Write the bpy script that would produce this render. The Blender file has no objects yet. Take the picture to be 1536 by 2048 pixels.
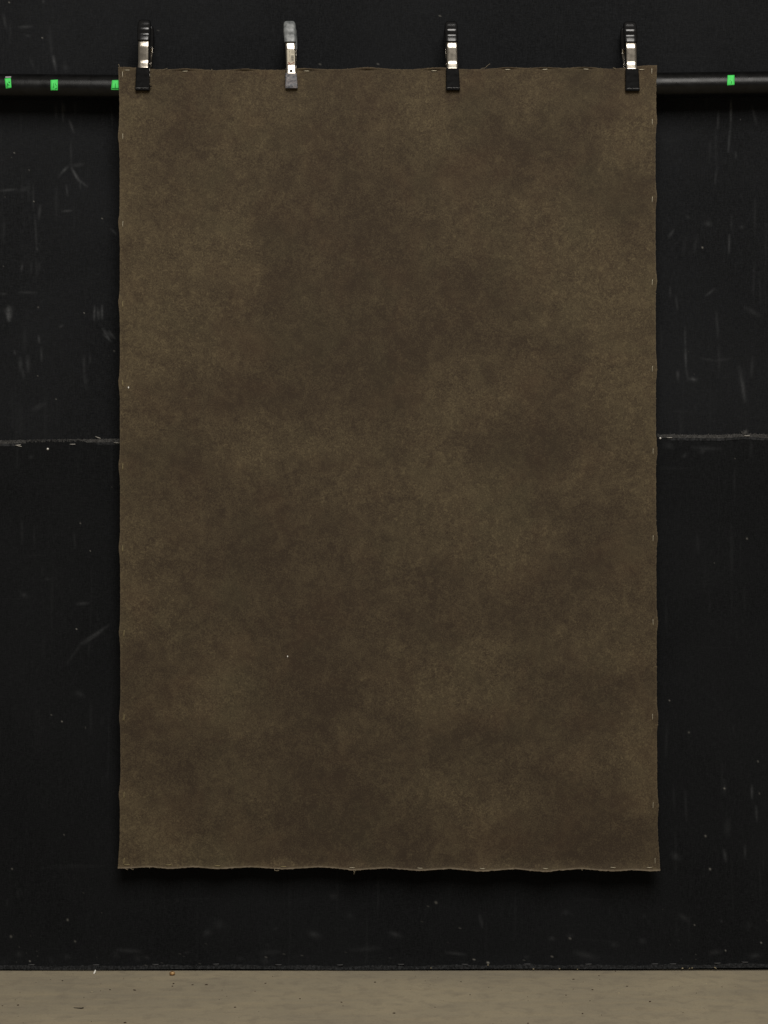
import bpy, bmesh, math, random
import numpy as np
from mathutils import Vector

# ------------------------------------------------------------------ camera, light, exposure
scene = bpy.context.scene
COL = scene.collection
F = 4000.0            # focal length in photo pixels (photo 1536 x 2048)
D0 = 4.0              # camera to the hanging sheet, metres
WALL_Y = 0.0735       # wall plane behind the sheet plane (y = 0)
ZC = 916.0 / F * (D0 + WALL_Y)   # camera height: the wall meets the floor at row 1940

cam_d = bpy.data.cameras.new('camera')
cam = bpy.data.objects.new('camera', cam_d); COL.objects.link(cam)
cam.location = (0, -D0, ZC); cam.rotation_euler = (math.radians(90), 0, 0)
cam_d.sensor_fit = 'VERTICAL'; cam_d.sensor_height = 36.0; cam_d.lens = 36.0 * F / 2048.0
cam_d.clip_end = 60
scene.camera = cam

world = bpy.data.worlds.new('World'); scene.world = world; world.use_nodes = True
bg = world.node_tree.nodes['Background']
bg.inputs[0].default_value = (1.0, 0.93, 0.82, 1); bg.inputs[1].default_value = 0.15

def area(name, loc, target, sx, sy, power, col):
    l = bpy.data.lights.new(name, 'AREA'); l.shape = 'RECTANGLE'; l.size = sx; l.size_y = sy
    l.energy = power; l.color = col
    o = bpy.data.objects.new(name, l); COL.objects.link(o); o.location = loc
    o.rotation_euler = (Vector(target) - Vector(loc)).to_track_quat('-Z', 'Y').to_euler()
    return o
area('softbox_light', (0.45, -4.7, 4.7), (0, 0, 1.1), 2.8, 3.1, 312, (1.0, 0.965, 0.91))

scene.view_settings.view_transform = 'Standard'
scene.view_settings.look = 'None'
scene.view_settings.exposure = 0.0
scene.view_settings.gamma = 1.0
scene.view_settings.use_curve_mapping = False
scene.cycles.max_bounces = 6
scene.cycles.use_denoising = True

random.seed(7); rng = np.random.default_rng(7)

# ------------------------------------------------------------------ helpers
def P(px, py, y=0.0):
    d = D0 + y
    return Vector(((px - 768.0) / F * d, y, ZC + (1024.0 - py) / F * d))

def floor_pt(px, py, z=0.0):
    d = (ZC - z) * F / (py - 1024.0)
    return Vector(((px - 768.0) / F * d, d - D0, z))

def tag(o, label=None, cat=None, group=None, kind=None):
    if label: o['label'] = label
    if cat: o['category'] = cat
    if group: o['group'] = group
    if kind: o['kind'] = kind
    return o

def thing(name, loc, label, cat, group=None, kind=None):
    o = bpy.data.objects.new(name, None); COL.objects.link(o); o.location = loc
    o.empty_display_size = 0.05
    return tag(o, label, cat, group, kind)

def world_loc(o):
    v = Vector((0, 0, 0))
    while o: v += Vector(o.location); o = o.parent
    return v

def obj(name, verts, faces, m, parent=None, smooth=True, origin=None):
    base = world_loc(parent) if parent else Vector((0, 0, 0))
    if origin is None:
        off = base; loc = Vector((0, 0, 0))
    else:
        off = Vector(origin); loc = off - base
    V = np.asarray([tuple(v) for v in verts], dtype=np.float64) - np.array(off)
    me = bpy.data.meshes.new(name)
    me.from_pydata(V.tolist(), [], faces); me.update()
    if smooth: me.polygons.foreach_set('use_smooth', [True] * len(me.polygons))
    me.materials.append(m)
    o = bpy.data.objects.new(name, me); COL.objects.link(o); o.location = loc
    if parent: o.parent = parent
    return o

def grid_faces(nu, nv):
    i = np.arange((nv - 1) * (nu - 1)); r = i // (nu - 1); c = i % (nu - 1)
    a = r * nu + c
    return np.stack([a, a + nu, a + nu + 1, a + 1], 1)

def grid_mesh(name, V, nu, nv, m, parent=None, attrs=None, smooth=True):
    base = world_loc(parent) if parent else Vector((0, 0, 0))
    V = V.reshape(-1, 3) - np.array(base)
    Fq = grid_faces(nu, nv)
    me = bpy.data.meshes.new(name)
    me.vertices.add(len(V)); me.vertices.foreach_set('co', V.ravel())
    me.loops.add(len(Fq) * 4); me.loops.foreach_set('vertex_index', Fq.ravel().astype(np.int32))
    me.polygons.add(len(Fq))
    me.polygons.foreach_set('loop_start', np.arange(0, len(Fq) * 4, 4, dtype=np.int32))
    me.polygons.foreach_set('use_smooth', np.full(len(Fq), smooth))
    me.update(calc_edges=True); me.validate()
    for k, a in (attrs or {}).items():
        at = me.attributes.new(k, 'FLOAT', 'POINT'); at.data.foreach_set('value', a.ravel().astype(np.float32))
    me.materials.append(m)
    o = bpy.data.objects.new(name, me); COL.objects.link(o)
    if parent: o.parent = parent
    return o

def tube(pts, r, seg=6):
    pts = [Vector(p) for p in pts]; vs = []; fs = []
    rr = r if isinstance(r, (list, tuple)) else [r] * len(pts)
    for i, p in enumerate(pts):
        t = (pts[min(i + 1, len(pts) - 1)] - pts[max(i - 1, 0)]).normalized()
        a = t.cross(Vector((0.13, 1, 0.21))).normalized(); b = t.cross(a)
        for k in range(seg):
            w = 2 * math.pi * k / seg
            vs.append(p + a * math.cos(w) * rr[i] + b * math.sin(w) * rr[i])
    for i in range(len(pts) - 1):
        for k in range(seg):
            fs.append((i * seg + k, i * seg + (k + 1) % seg, (i + 1) * seg + (k + 1) % seg, (i + 1) * seg + k))
    fs.append(tuple(range(seg - 1, -1, -1))); n = (len(pts) - 1) * seg
    fs.append(tuple(n + k for k in range(seg)))
    return vs, fs

def join(parts):
    V = []; Fc = []
    for v, f in parts:
        n = len(V); V += list(v); Fc += [tuple(i + n for i in q) for q in f]
    return V, Fc

def box(a, b):
    (x0, y0, z0), (x1, y1, z1) = a, b
    v = [(x0, y0, z0), (x1, y0, z0), (x1, y1, z0), (x0, y1, z0), (x0, y0, z1), (x1, y0, z1), (x1, y1, z1), (x0, y1, z1)]
    return v, [(0, 3, 2, 1), (4, 5, 6, 7), (0, 1, 5, 4), (1, 2, 6, 5), (2, 3, 7, 6), (3, 0, 4, 7)]

# ------------------------------------------------------------------ material helpers
class NT:
    def __init__(s, name):
        s.m = bpy.data.materials.new(name); s.m.use_nodes = True; s.t = s.m.node_tree
        s.b = s.t.nodes['Principled BSDF']; s.co = s.t.nodes.new('ShaderNodeTexCoord')
    def link(s, a, b): s.t.links.new(a, b)
    def mapped(s, scale=(1, 1, 1), loc=(0, 0, 0)):
        n = s.t.nodes.new('ShaderNodeMapping'); n.inputs['Scale'].default_value = scale; n.inputs['Location'].default_value = loc
        s.link(s.co.outputs['Object'], n.inputs[0]); return n.outputs[0]
    def noise(s, scale, detail=3, rough=.55, dist=0, vec=None):
        n = s.t.nodes.new('ShaderNodeTexNoise'); n.inputs['Scale'].default_value = scale
        n.inputs['Detail'].default_value = detail; n.inputs['Roughness'].default_value = rough
        n.inputs['Distortion'].default_value = dist
        s.link(vec if vec is not None else s.co.outputs['Object'], n.inputs['Vector']); return n.outputs['Fac']
    def math(s, op, a, b=0.0, c=None, clamp=False):
        n = s.t.nodes.new('ShaderNodeMath'); n.operation = op; n.use_clamp = clamp
        for i, v in enumerate([a, b] + ([c] if c is not None else [])):
            if isinstance(v, (int, float)): n.inputs[i].default_value = v
            else: s.link(v, n.inputs[i])
        return n.outputs[0]
    def ramp(s, f, lo, hi, a=0.0, b=1.0):
        n = s.t.nodes.new('ShaderNodeMapRange'); n.clamp = True
        for i, v in zip((1, 2, 3, 4), (lo, hi, a, b)): n.inputs[i].default_value = v
        s.link(f, n.inputs[0]); return n.outputs[0]
    def mix(s, f, a, b):
        n = s.t.nodes.new('ShaderNodeMix'); n.data_type = 'RGBA'; n.clamp_factor = True
        if isinstance(f, (int, float)): n.inputs[0].default_value = f
        else: s.link(f, n.inputs[0])
        for i, v in ((6, a), (7, b)):
            if isinstance(v, tuple): n.inputs[i].default_value = (*v, 1)
            else: s.link(v, n.inputs[i])
        return n.outputs[2]
    def attr(s, name):
        n = s.t.nodes.new('ShaderNodeAttribute'); n.attribute_name = name; return n.outputs['Fac']
    def color(s, c):
        if isinstance(c, tuple): s.b.inputs['Base Color'].default_value = (*c, 1)
        else: s.link(c, s.b.inputs['Base Color'])
    def rough(s, r):
        if isinstance(r, (int, float)): s.b.inputs['Roughness'].default_value = r
        else: s.link(r, s.b.inputs['Roughness'])
    def bump(s, h, strength, dist):
        n = s.t.nodes.new('ShaderNodeBump'); n.inputs['Strength'].default_value = strength; n.inputs['Distance'].default_value = dist
        s.link(h, n.inputs['Height']); s.link(n.outputs[0], s.b.inputs['Normal'])
    def set(s, **k):
        for a, v in k.items(): s.b.inputs[a.replace('_', ' ')].default_value = v
        return s

# painted backdrop sheet
t = NT('painted_cloth')
pig = t.attr('pigment')
mid = t.noise(16, 4, .6, .6)
fib = t.ramp(t.noise(135, 5, .72, 1.6), .3, .7)
fib2 = t.ramp(t.noise(62, 6, .75, 1.0), .28, .72)
grain = t.ramp(t.noise(430, 3, .7), .3, .7)
warp = t.noise(1.0, 2, .5, 0, t.mapped((260, 260, 900)))
dens = t.math('MULTIPLY_ADD', pig, 0.17, 0.29)
mid2 = t.noise(34, 6, .68, .8)
f = t.math('ADD', dens, t.math('MULTIPLY', t.math('SUBTRACT', mid, .5), .50))
f = t.math('ADD', f, t.math('MULTIPLY', t.math('SUBTRACT', mid2, .5), .95))
f = t.math('ADD', f, t.math('MULTIPLY', t.math('SUBTRACT', fib2, .5), .34))
f = t.math('ADD', f, t.math('MULTIPLY', t.math('SUBTRACT', grain, .5), .75))
speck = t.math('MULTIPLY', t.ramp(fib, .58, .95), t.ramp(t.math('ADD', pig, t.math('MULTIPLY', t.math('SUBTRACT', mid2, .5), 3.0)), -.2, 1.3, .06, .85))
f = t.math('ADD', f, t.math('MULTIPLY', t.math('SUBTRACT', fib, .5), .22))
f = t.math('ADD', f, t.math('MULTIPLY', speck, 1.7))
f = t.math('ADD', f, t.math('MULTIPLY', t.math('SUBTRACT', warp, .5), .18), clamp=True)
c = t.mix(f, (0.0385, 0.0268, 0.0172), (0.108, 0.0825, 0.0460))
red = t.ramp(t.noise(9, 4, .6, .4), .5, .75)
c = t.mix(t.math('MULTIPLY', red, .22), c, (0.082, 0.048, 0.027))
green = t.ramp(t.noise(7, 3, .6, .4, t.mapped(loc=(3.1, 0, 5.7))), .5, .72)
c = t.mix(t.math('MULTIPLY', green, .25), c, (0.060, 0.053, 0.029))
rim = t.math('MULTIPLY', t.attr('rim'), t.ramp(t.noise(120, 3), .3, .65, .35, 1))
c = t.mix(rim, c, (0.20, 0.162, 0.115))
t.color(c); t.rough(.86); t.set(Specular_IOR_Level=.18)
t.bump(t.math('ADD', t.math('MULTIPLY', fib, .6), grain), .35, .0006)
M_SHEET = t.m

# black cloth wall panels
def black_cloth(name, base, hi, seed):
    t = NT(name)
    g = t.noise(420, 2, .6)
    wv = t.math('MULTIPLY', t.noise(1, 2, .5, 0, t.mapped((700, 700, 90))), t.noise(1, 2, .5, 0, t.mapped((90, 90, 700))))
    big = t.noise(2.2, 4, .6, .3, t.mapped(loc=(seed, 0, seed)))
    streak = t.noise(1, 4, .6, 0, t.mapped((70, 70, 3.2), (seed, 0, 0)))
    hz = t.noise(1, 3, .6, 0, t.mapped((4, 4, 60), (seed, 0, 0)))
    b = t.mix(t.ramp(t.math('ADD', t.math('MULTIPLY', g, .6), wv), .35, .85), tuple(x * .55 for x in base), tuple(x * 1.55 for x in base))
    b = t.mix(t.math('MULTIPLY', t.ramp(big, .42, .75), .45), b, tuple(x * 1.7 for x in base))
    b = t.mix(t.math('MULTIPLY', t.ramp(streak, .62, .85), .12), b, hi)
    b = t.mix(t.math('MULTIPLY', t.ramp(hz, .64, .85), .10), b, hi)
    sc = t.math('MULTIPLY', t.attr('scuff'), t.ramp(t.noise(260, 3, .6), .25, .6, .45, 1.1))
    b = t.mix(t.math('MULTIPLY', sc, .68, clamp=True), b, hi)
    lint = t.attr('lint')
    b = t.mix(lint, b, (.42, .40, .35))
    t.color(b); t.rough(.95); t.set(Specular_IOR_Level=.04)
    t.bump(t.math('ADD', g, t.math('MULTIPLY', wv, 1.5)), .3, .0004)
    return t.m
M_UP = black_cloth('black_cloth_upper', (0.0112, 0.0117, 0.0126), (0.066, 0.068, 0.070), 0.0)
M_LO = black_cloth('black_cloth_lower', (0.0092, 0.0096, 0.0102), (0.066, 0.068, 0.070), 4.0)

t = NT('frayed_black_thread')
c = t.mix(t.ramp(t.noise(300, 3, .6), .30, .68), (.026, .0255, .025), (.088, .086, .083))
t.color(c); t.rough(.9); t.set(Specular_IOR_Level=.1); M_FRAY = t.m
t = NT('hem_thread_dull')
c = t.mix(t.ramp(t.noise(200, 3, .6), .4, .75), (.011, .0115, .012), (.042, .043, .045))
t.color(c); t.rough(.9); t.set(Specular_IOR_Level=.1); M_FRAY2 = t.m

# concrete floor
t = NT('worn_concrete')
n1 = t.noise(2.5, 5, .6, .3, t.mapped((1, 1.6, 1))); n2 = t.noise(28, 5, .65, .4); n3 = t.noise(1, 4, .6, 0, t.mapped((5, 42, 1)))
n4 = t.noise(230, 3, .6)
c = t.mix(t.ramp(n1, .3, .7), (.284, .246, .180), (.392, .334, .228))
c = t.mix(t.math('MULTIPLY', t.ramp(n3, .45, .75), .45), c, (.410, .335, .215))
c = t.mix(t.math('MULTIPLY', t.ramp(n2, .48, .7), .5), c, (.215, .183, .138))
c = t.mix(t.math('MULTIPLY', t.ramp(n4, .45, .8), .3), c, (.17, .145, .11))
pit = t.ramp(t.noise(95, 2, .5), .74, .80)
c = t.mix(t.math('MULTIPLY', pit, .7), c, (.10, .075, .05))
t.color(c); t.rough(.7); t.set(Specular_IOR_Level=.25)
t.bump(t.math('ADD', n2, t.math('MULTIPLY', n4, .3)), .25, .002); M_FLOOR = t.m

def simple(name, colr, rough, metal=0, spec=.5, var=.25, scale=120, bump=0, hi=None):
    t = NT(name)
    n = t.noise(scale, 4, .6, .3)
    lo = tuple(x * (1 - var) for x in colr); h = hi or tuple(min(1, x * (1 + var)) for x in colr)
    t.color(t.mix(t.ramp(n, .35, .68), lo, h))
    t.rough(t.ramp(t.noise(scale * .6, 3), .3, .7, max(.02, rough - .06), min(1, rough + .08)))
    t.set(Metallic=metal, Specular_IOR_Level=spec)
    if bump: t.bump(n, bump, .0006)
    return t.m
M_POLE = simple('black_pole_paint', (.0035, .0035, .0036), .30, 0, .25, .4, 70, .25)
M_CHROME = simple('clamp_steel', (.44, .40, .34), .19, 1, .5, .05, 60)
M_RUB = simple('black_glossy_rubber', (.005, .005, .0055), .2, 0, .5, .3, 60, .25)
M_JAW = simple('black_jaw_rubber', (.0045, .0045, .0047), .6, 0, .07, .4, 150, .5)
M_RUBG = simple('worn_grey_rubber', (.10, .11, .112), .36, 0, .4, .3, 110, .4, (.21, .22, .22))
M_JAWG = simple('stained_grey_blue_rubber', (.055, .068, .092), .42, 0, .35, .4, 200, .6, (.22, .20, .20))
M_TAPE = simple('green_tape', (.075, .70, .13), .6, 0, .3, .12, 140, .2)
M_INK = simple('marker_ink', (.004, .075, .012), .6, 0, .2, .2, 200)
M_CLEAR = simple('tape_clear_glint', (.30, .30, .30), .35, 0, .5, .4, 200)  # pale grey paints in the glint on the clear bit of tape
M_ST1 = simple('pale_staple_metal', (.50, .45, .33), .42, .45, .5, .2, 300)
M_ST2 = simple('painted_staple_metal', (.34, .28, .14), .55, .2, .4, .3, 300)
M_ST3 = simple('dull_grey_staple', (.06, .06, .062), .6, .2, .4, .3, 300)
M_ST4 = simple('worn_steel_staple', (.42, .40, .36), .5, .3, .4, .3, 300)
M_SCREW = simple('screw_metal', (.62, .60, .56), .4, .6, .5, .2, 300)
M_THREAD = simple('loose_tan_thread', (.30, .25, .17), .8, 0, .2, .2, 300)
M_WHITE = simple('white_lint', (.80, .78, .72), .8, 0, .2, .08, 300)
M_PAPER = simple('sticker_paper', (.52, .47, .37), .6, 0, .3, .1, 200)
M_PRINT = simple('printed_ink', (.06, .055, .05), .6, 0, .3, .2, 200)
M_RUST = simple('red_brown_residue', (.22, .07, .05), .7, 0, .2, .5, 260, .3)
M_HOLE = simple('dark_hole', (.003, .003, .003), .9, 0, .1, .2, 100)
M_NUT = simple('brown_husk', (.20, .085, .025), .42, 0, .5, .5, 160, .5, (.42, .24, .09))
M_TWIG = simple('dark_twig', (.018, .013, .010), .7, 0, .3, .3, 200)
M_CRUMB = simple('dark_crumbs', (.06, .04, .028), .8, 0, .2, .5, 90)
M_YEL = simple('yellow_crumb', (.55, .40, .10), .7, 0, .2, .2, 200)

# ------------------------------------------------------------------ floor
fx = np.array([-4, -2, -1.2, -.8, -.4, 0, .4, .8, 1.2, 2, 4]); fy = np.array([-6.5, -4, -2, -1, -.5, -.3, -.15, 0, .1, .3])
X, Y = np.meshgrid(fx, fy[::-1])
o = grid_mesh('floor', np.stack([X, Y, np.zeros_like(X)], -1), len(fx), len(fy), M_FLOOR, smooth=False)
o.data.flip_normals()
tag(o, 'bare tan concrete floor along the foot of the black wall', 'floor', kind='structure')
if o.data.polygons[0].normal.z < 0: o.data.flip_normals()

# ------------------------------------------------------------------ wall
wall = thing('wall', (0, WALL_Y, 0), 'black cloth covered wall with pale scuffs and a stapled seam', 'wall')

SC = []   # scuffs: x0,y0,x1,y1,sigma px,amp
def L(*a): SC.append(a)
for a in [
 (141,282,142,330,1,.3),(135,333,123,345,1.3,1.0),(123,345,116,356,1.2,.25),(145,331,166,328,2.4,.35),(143,336,158,360,1.3,1.0),(146,345,156,362,1.0,.5),(158,360,174,373,1.4,.55),(160,362,160,377,1.2,.35),
 (132,370,135,391,1.1,.55),(0,381,32,378,1.3,.6),(40,380,54,377,2.5,.3),(66,368,66,420,1,.3),(80,411,77,436,1.6,.55),(69,430,73,498,1.2,.35),(72,495,75,500,1.4,.4),(124,422,143,421,1.1,.7),
 (222,458,233,469,1.3,.55),(62,525,62,545,1.2,.25),(72,518,73,550,1.4,.25),(78,525,78,540,1.2,.25),(44,528,42,542,1.2,.55),
 (189,612,188,640,1.1,.95),(195,616,196,638,1.0,.7),(199,620,199,636,1.0,.4),(204,611,204,637,1.1,.95),
 (205,658,221,682,1.3,.65),(218,662,229,677,1.2,.7),(206,668,218,680,1.3,.5),(210,660,224,676,1.2,.4),
 (0,588,12,587,1.2,.4),(37,584,72,585,1.2,.4),(119,654,125,650,1.2,.6),(77,672,78,685,1.2,.8),(82,695,83,722,1.3,.5),(40,716,41,740,2.5,.45),(55,714,56,742,2.5,.45),(48,655,49,700,3,.15),
 (168,712,168,742,1.8,.35),(180,708,180,726,1.2,.35),(28,702,30,708,1.2,.6),
 (16,618,17,640,2.2,.9),(12,624,17,640,1.6,.6),(23,622,19,640,2.0,.6),(10,620,24,616,3,.4),(17,612,18,624,2,.5),
 (66,819,88,808,3,.30),(168,742,172,776,2.4,.25),(45,740,47,756,1.8,.35),(60,915,66,913,2,.3),(40,810,42,870,4,.10),
 (6,28,12,56,1.8,.4),(38,54,63,52,1.7,.55),(60,72,50,70,1.5,.3),(98,55,103,110,2.2,.18),(106,112,111,139,1.8,.65),(106,112,108,126,1.6,.5),(86,0,86,4,1.2,.7),(60,115,68,138,2,.2),(128,130,132,140,4,.25),
 (111,208,112,236,1.8,.4),(123,200,126,242,1.3,.6),(127,208,129,222,1.3,.55),(150,205,150,226,1.4,.3),(138,240,147,264,1.4,.7),(222,215,224,245,1.2,.3),
 (155,1208,176,1206,1.7,.5),(163,1286,217,1251,1.5,.5),(168,1288,205,1262,1.2,.4),(163,1286,135,1326,1.6,.22),(45,1188,52,1192,3,.35),(92,1158,100,1158,1.5,.3),(152,1384,166,1392,3,.3),
 (1437,222,1436,256,1.3,.55),(1462,200,1462,240,1.3,.85),(1463,205,1461,262,1.2,.45),(1460,262,1457,303,1.2,.6),(1504,212,1513,247,1.8,.5),(1432,255,1433,330,2,.15),(1434,335,1430,372,1.2,.3),(1472,304,1472,316,1.2,.5),
 (1459,470,1458,506,1.2,.7),(1463,430,1463,460,1.3,.25),(1347,460,1338,474,1.5,.6),(1412,447,1421,448,3,.45),(1429,578,1411,592,1.2,.55),(1395,470,1388,505,1.8,.2),(1372,432,1380,436,1.5,.3),
 (1340,573,1341,594,1.2,.35),(1352,595,1355,618,1.3,.4),(1370,655,1371,700,1.2,.4),(1371,700,1372,732,1.3,.85),(1372,732,1376,760,1.4,.35),(1354,745,1357,762,1.4,.45),(1433,625,1436,675,1.6,.35),(1438,690,1439,740,2,.2),
 (1479,735,1490,803,2.2,.45),(1505,715,1503,752,2,.3),(1380,758,1392,760,2,.4),(1400,716,1432,722,1.2,.25),(1432,722,1460,717,1.2,.25),(1490,615,1520,632,3,.25),(1482,455,1486,453,2,.4),
 (1386,755,1388,762,1.5,.4),(1356,742,1357,752,1.5,.5),(1380,757,1395,759,2,.3),(1485,760,1490,800,2.2,.3),
 (1385,895,1440,898,2.5,.25),(1400,905,1410,900,3,.3),(1365,915,1372,908,2,.35),(1330,890,1345,893,4,.25),(1480,880,1500,878,2,.3),
 (1504,1572,1504,1596,1.4,.7),(1512,1612,1514,1642,1.4,.45),(1455,1640,1455,1670,4,.2),(1448,1700,1452,1722,2,.5),(1490,1690,1490,1716,1.5,.35),(1346,1710,1356,1716,4,.4),(1450,1560,1450,1590,2,.2),(1370,1580,1373,1640,1.5,.2),
 (1462,1050,1465,1140,2,.12),(960,1830,964,1854,1.2,.5),(893,1905,930,1909,1.8,.4),(620,1866,638,1872,4,.4),(410,1868,418,1862,4,.35),(430,1846,445,1852,6,.2),(780,1865,800,1872,3,.35),
 (1360,1830,1375,1840,3,.3),(700,1900,760,1895,3,.2),(520,1905,560,1903,3,.2),(1150,1905,1190,1915,4,.3),(1420,1905,1440,1903,3,.35),(1500,1912,1520,1910,3,.35),(235,1900,280,1903,2.5,.35)]: L(*a)
for k in range(44):      # faint vertical rub marks
    x = random.choice([random.uniform(0, 235), random.uniform(1318, 1536)]); y = random.uniform(-10, 1850)
    h = random.uniform(10, 70); L(x, y, x + random.uniform(-3, 3), y + h, random.uniform(1, 2.2), random.uniform(.06, .2))
for k in range(26):      # dusty smudges low down
    x = random.uniform(0, 1536); y = 1940 - abs(random.gauss(0, 70)) - 15; w = random.uniform(2, 9)
    L(x, y, x + w, y + random.uniform(-2, 2), random.uniform(1.5, 4.5), random.uniform(.12, .4))
LINT = [(18,4,1.2,.8),(84,75,1,.95),(28,305,1,.9),(67,402,1,.8),(58,340,1,.5),(204,437,1,.95),(76,614,1,.95),(168,626,1,.8),(228,702,1,.9),(161,1046,1.1,.9),(153,1258,1.1,.9),(181,1102,1,.5),(124,1443,1.3,.9),(103,1430,1.1,.6),(171,1455,1.1,.5),
 (1405,495,1.4,.9),(1494,1077,1.6,.5),(1339,1401,1.5,.6),(1449,1577,1.8,.7),(1519,1587,1.2,.8),(1516,1523,1.4,.7),(1378,1465,2,.3),(1411,1672,2,.5),(1420,1738,2,.7),(1389,1850,1.2,.6),(1451,1901,1.4,.7),(1522,1885,1.6,.8),
 (755,128,1.3,.8),(450,118,1,.5),(640,128,1,.5),(830,60,1,.3),(24,1738,1.6,.5),(128,1670,1.2,.5),(135,1840,2,.5),(150,1883,2,.35),(22,1873,2.5,.35),(60,1922,1.4,.9),(872,1805,2.5,.4),(921,1856,1.2,.6),(1139,1877,1.6,.9),(533,1914,1.3,.7),(567,1908,1.2,.5),(882,1908,1.2,.6),(948,1919,1.3,.7),(976,1925,2,.9),(1104,1913,1.2,.6),(75,752,1,.4),(317,60,1,.7),(880,31,1,.5),(112,798,1.2,.4)]
for k in range(110):
    y = 1935 - abs(random.gauss(0, 45)) if k < 60 else random.uniform(0, 1930)
    LINT.append((random.uniform(0, 1536), y, random.uniform(.6, .9), random.uniform(.12, .45)))

def raster(xs, ys):
    S = np.zeros((len(ys), len(xs))); N = np.zeros_like(S)
    for x0, y0, x1, y1, s, a in SC:
        s = s * .95 + .35; m = s * 3 + 1
        i0, i1 = np.searchsorted(xs, (min(x0, x1) - m, max(x0, x1) + m)); j0, j1 = np.searchsorted(ys, (min(y0, y1) - m, max(y0, y1) + m))
        if i1 <= i0 or j1 <= j0: continue
        gx, gy = np.meshgrid(xs[i0:i1], ys[j0:j1]); dx, dy = x1 - x0, y1 - y0; LL = dx * dx + dy * dy + 1e-6
        tt = np.clip(((gx - x0) * dx + (gy - y0) * dy) / LL, 0, 1)
        d2 = (gx - x0 - tt * dx) ** 2 + (gy - y0 - tt * dy) ** 2
        fade = .35 + .65 * np.sin(np.pi * np.clip(tt, .05, .95))
        S[j0:j1, i0:i1] += a * fade * np.exp(-d2 / (2 * s * s))
    for x, y, s, a in LINT:
        m = 5; s = s * .6; a = a * (.6 if y > 1300 else .75)
        i0, i1 = np.searchsorted(xs, (x - m, x + m)); j0, j1 = np.searchsorted(ys, (y - m, y + m))
        if i1 <= i0 or j1 <= j0: continue
        gx, gy = np.meshgrid(xs[i0:i1], ys[j0:j1])
        N[j0:j1, i0:i1] += a * np.exp(-((gx - x) ** 2 + (gy - y) ** 2) / (2 * s * s))
    return np.clip(S, 0, 1.3), np.clip(N, 0, .9)

def seam(px):   # row of the frayed seam across the wall
    return np.interp(px, [-400, 0, 70, 150, 240, 1300, 1340, 1440, 1490, 1536, 2000], [878, 880, 878.5, 878, 876.5, 868, 868, 869, 866, 868.5, 868])

xs = np.concatenate([np.array([-1600, -900, -400, -150, -40]), np.arange(-8, 262, 1.6), np.arange(264, 1300, 4.0), np.arange(1302, 1546, 1.6), np.array([1580, 1700, 1950, 2500, 3200])])
def panel(name, ys, m, yoff, label, bottom_fix=False):
    S, N = raster(xs, ys)
    gx, gy = np.meshgrid(xs, ys)
    yy = WALL_Y + yoff + .0012 * np.sin(gx / 170. + gy / 260.) + .0008 * np.sin(gx / 61. - gy / 95.)
    if not bottom_fix:
        gy = gy.copy(); gy[-1, :] = seam(xs) + 14
    else:
        gy = gy.copy(); gy[0, :] = seam(xs) + 2; gy[-1, :] = 1940.2 + .9 * np.sin(xs / 90.) - np.clip(xs - 900, 0, 700) / 220.
        lip = np.clip((ys - 1905) / 35., 0, 1) ** 2
        yy = yy - lip[:, None] * (.005 + .0015 * np.sin(xs / 37.)[None, :])
    V = np.stack([(gx - 768) / F * (D0 + WALL_Y), yy, ZC + (1024 - gy) / F * (D0 + WALL_Y)], -1)
    V[..., 2] = np.maximum(V[..., 2], .0006)
    o = grid_mesh(name, V, len(xs), len(ys), m, wall, {'scuff': S, 'lint': N})
    o['label'] = label
    return o
yu = np.concatenate([np.array([-1800, -800, -300, -60]), np.arange(-8, 880, 1.8), np.array([884.])])
yl = np.concatenate([np.array([868.]), np.arange(884, 1900, 2.2), np.arange(1901, 1938, 1.6), np.array([1940.])])
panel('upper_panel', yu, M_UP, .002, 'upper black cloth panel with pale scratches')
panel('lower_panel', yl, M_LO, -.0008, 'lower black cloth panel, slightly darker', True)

# frayed raw edge along the seam
ws = (D0 + WALL_Y) / F
V = []; Fc = []
def fibre(px, py, ang, ln, w, y):
    c = P(px, py, y); d = Vector((math.sin(ang), 0, math.cos(ang))) * ln; n = Vector((math.cos(ang), 0, -math.sin(ang))) * w
    k = len(V); tip = c + d + Vector((0, -random.uniform(0, .0012), 0))
    V.extend([c - n, c + n, tip + n * .5, tip - n * .5]); Fc.append((k, k + 1, k + 2, k + 3))
for i in range(2600):
    px = random.uniform(-120, 1660)
    side = 1.0 if px < 768 else 1.15
    fibre(px, seam(px) + random.uniform(2.0, 6.5), random.gauss(0, .35), random.uniform(.0015, .0038) * side, random.uniform(.0003, .0007), WALL_Y - .0022 - random.uniform(0, .001))
xx = np.arange(-120, 1661, 3.0)
n0 = len(V)
for x in xx:
    V.append(P(x, seam(x) + 1.2 + random.uniform(-.8, .8), WALL_Y - .0021)); V.append(P(x, seam(x) + 7.4, WALL_Y - .0021))
for i in range(len(xx) - 1): Fc.append((n0 + 2 * i, n0 + 2 * i + 1, n0 + 2 * i + 3, n0 + 2 * i + 2))
# a turned tuft on the right of the seam
for k in range(40): fibre(1490 + random.gauss(0, 3), 866 + random.uniform(-3, 3), random.uniform(-1.2, 1.2), .006, .0004, WALL_Y - .004)
o = obj('frayed_seam', V, Fc, M_FRAY, wall, smooth=False); o['label'] = 'pale frayed raw edge of the seam'
# flattened selvedge below
V = []; Fc = []
for x in xx:
    V.append(P(x, seam(x) + 7.2, WALL_Y - .0019)); V.append(P(x, seam(x) + 12.5 + random.uniform(-.4, .4), WALL_Y - .0019))
for i in range(len(xx) - 1): Fc.append((2 * i, 2 * i + 1, 2 * i + 3, 2 * i + 2))
obj('seam_tape', V, Fc, M_FRAY2, wall, smooth=False)
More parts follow.
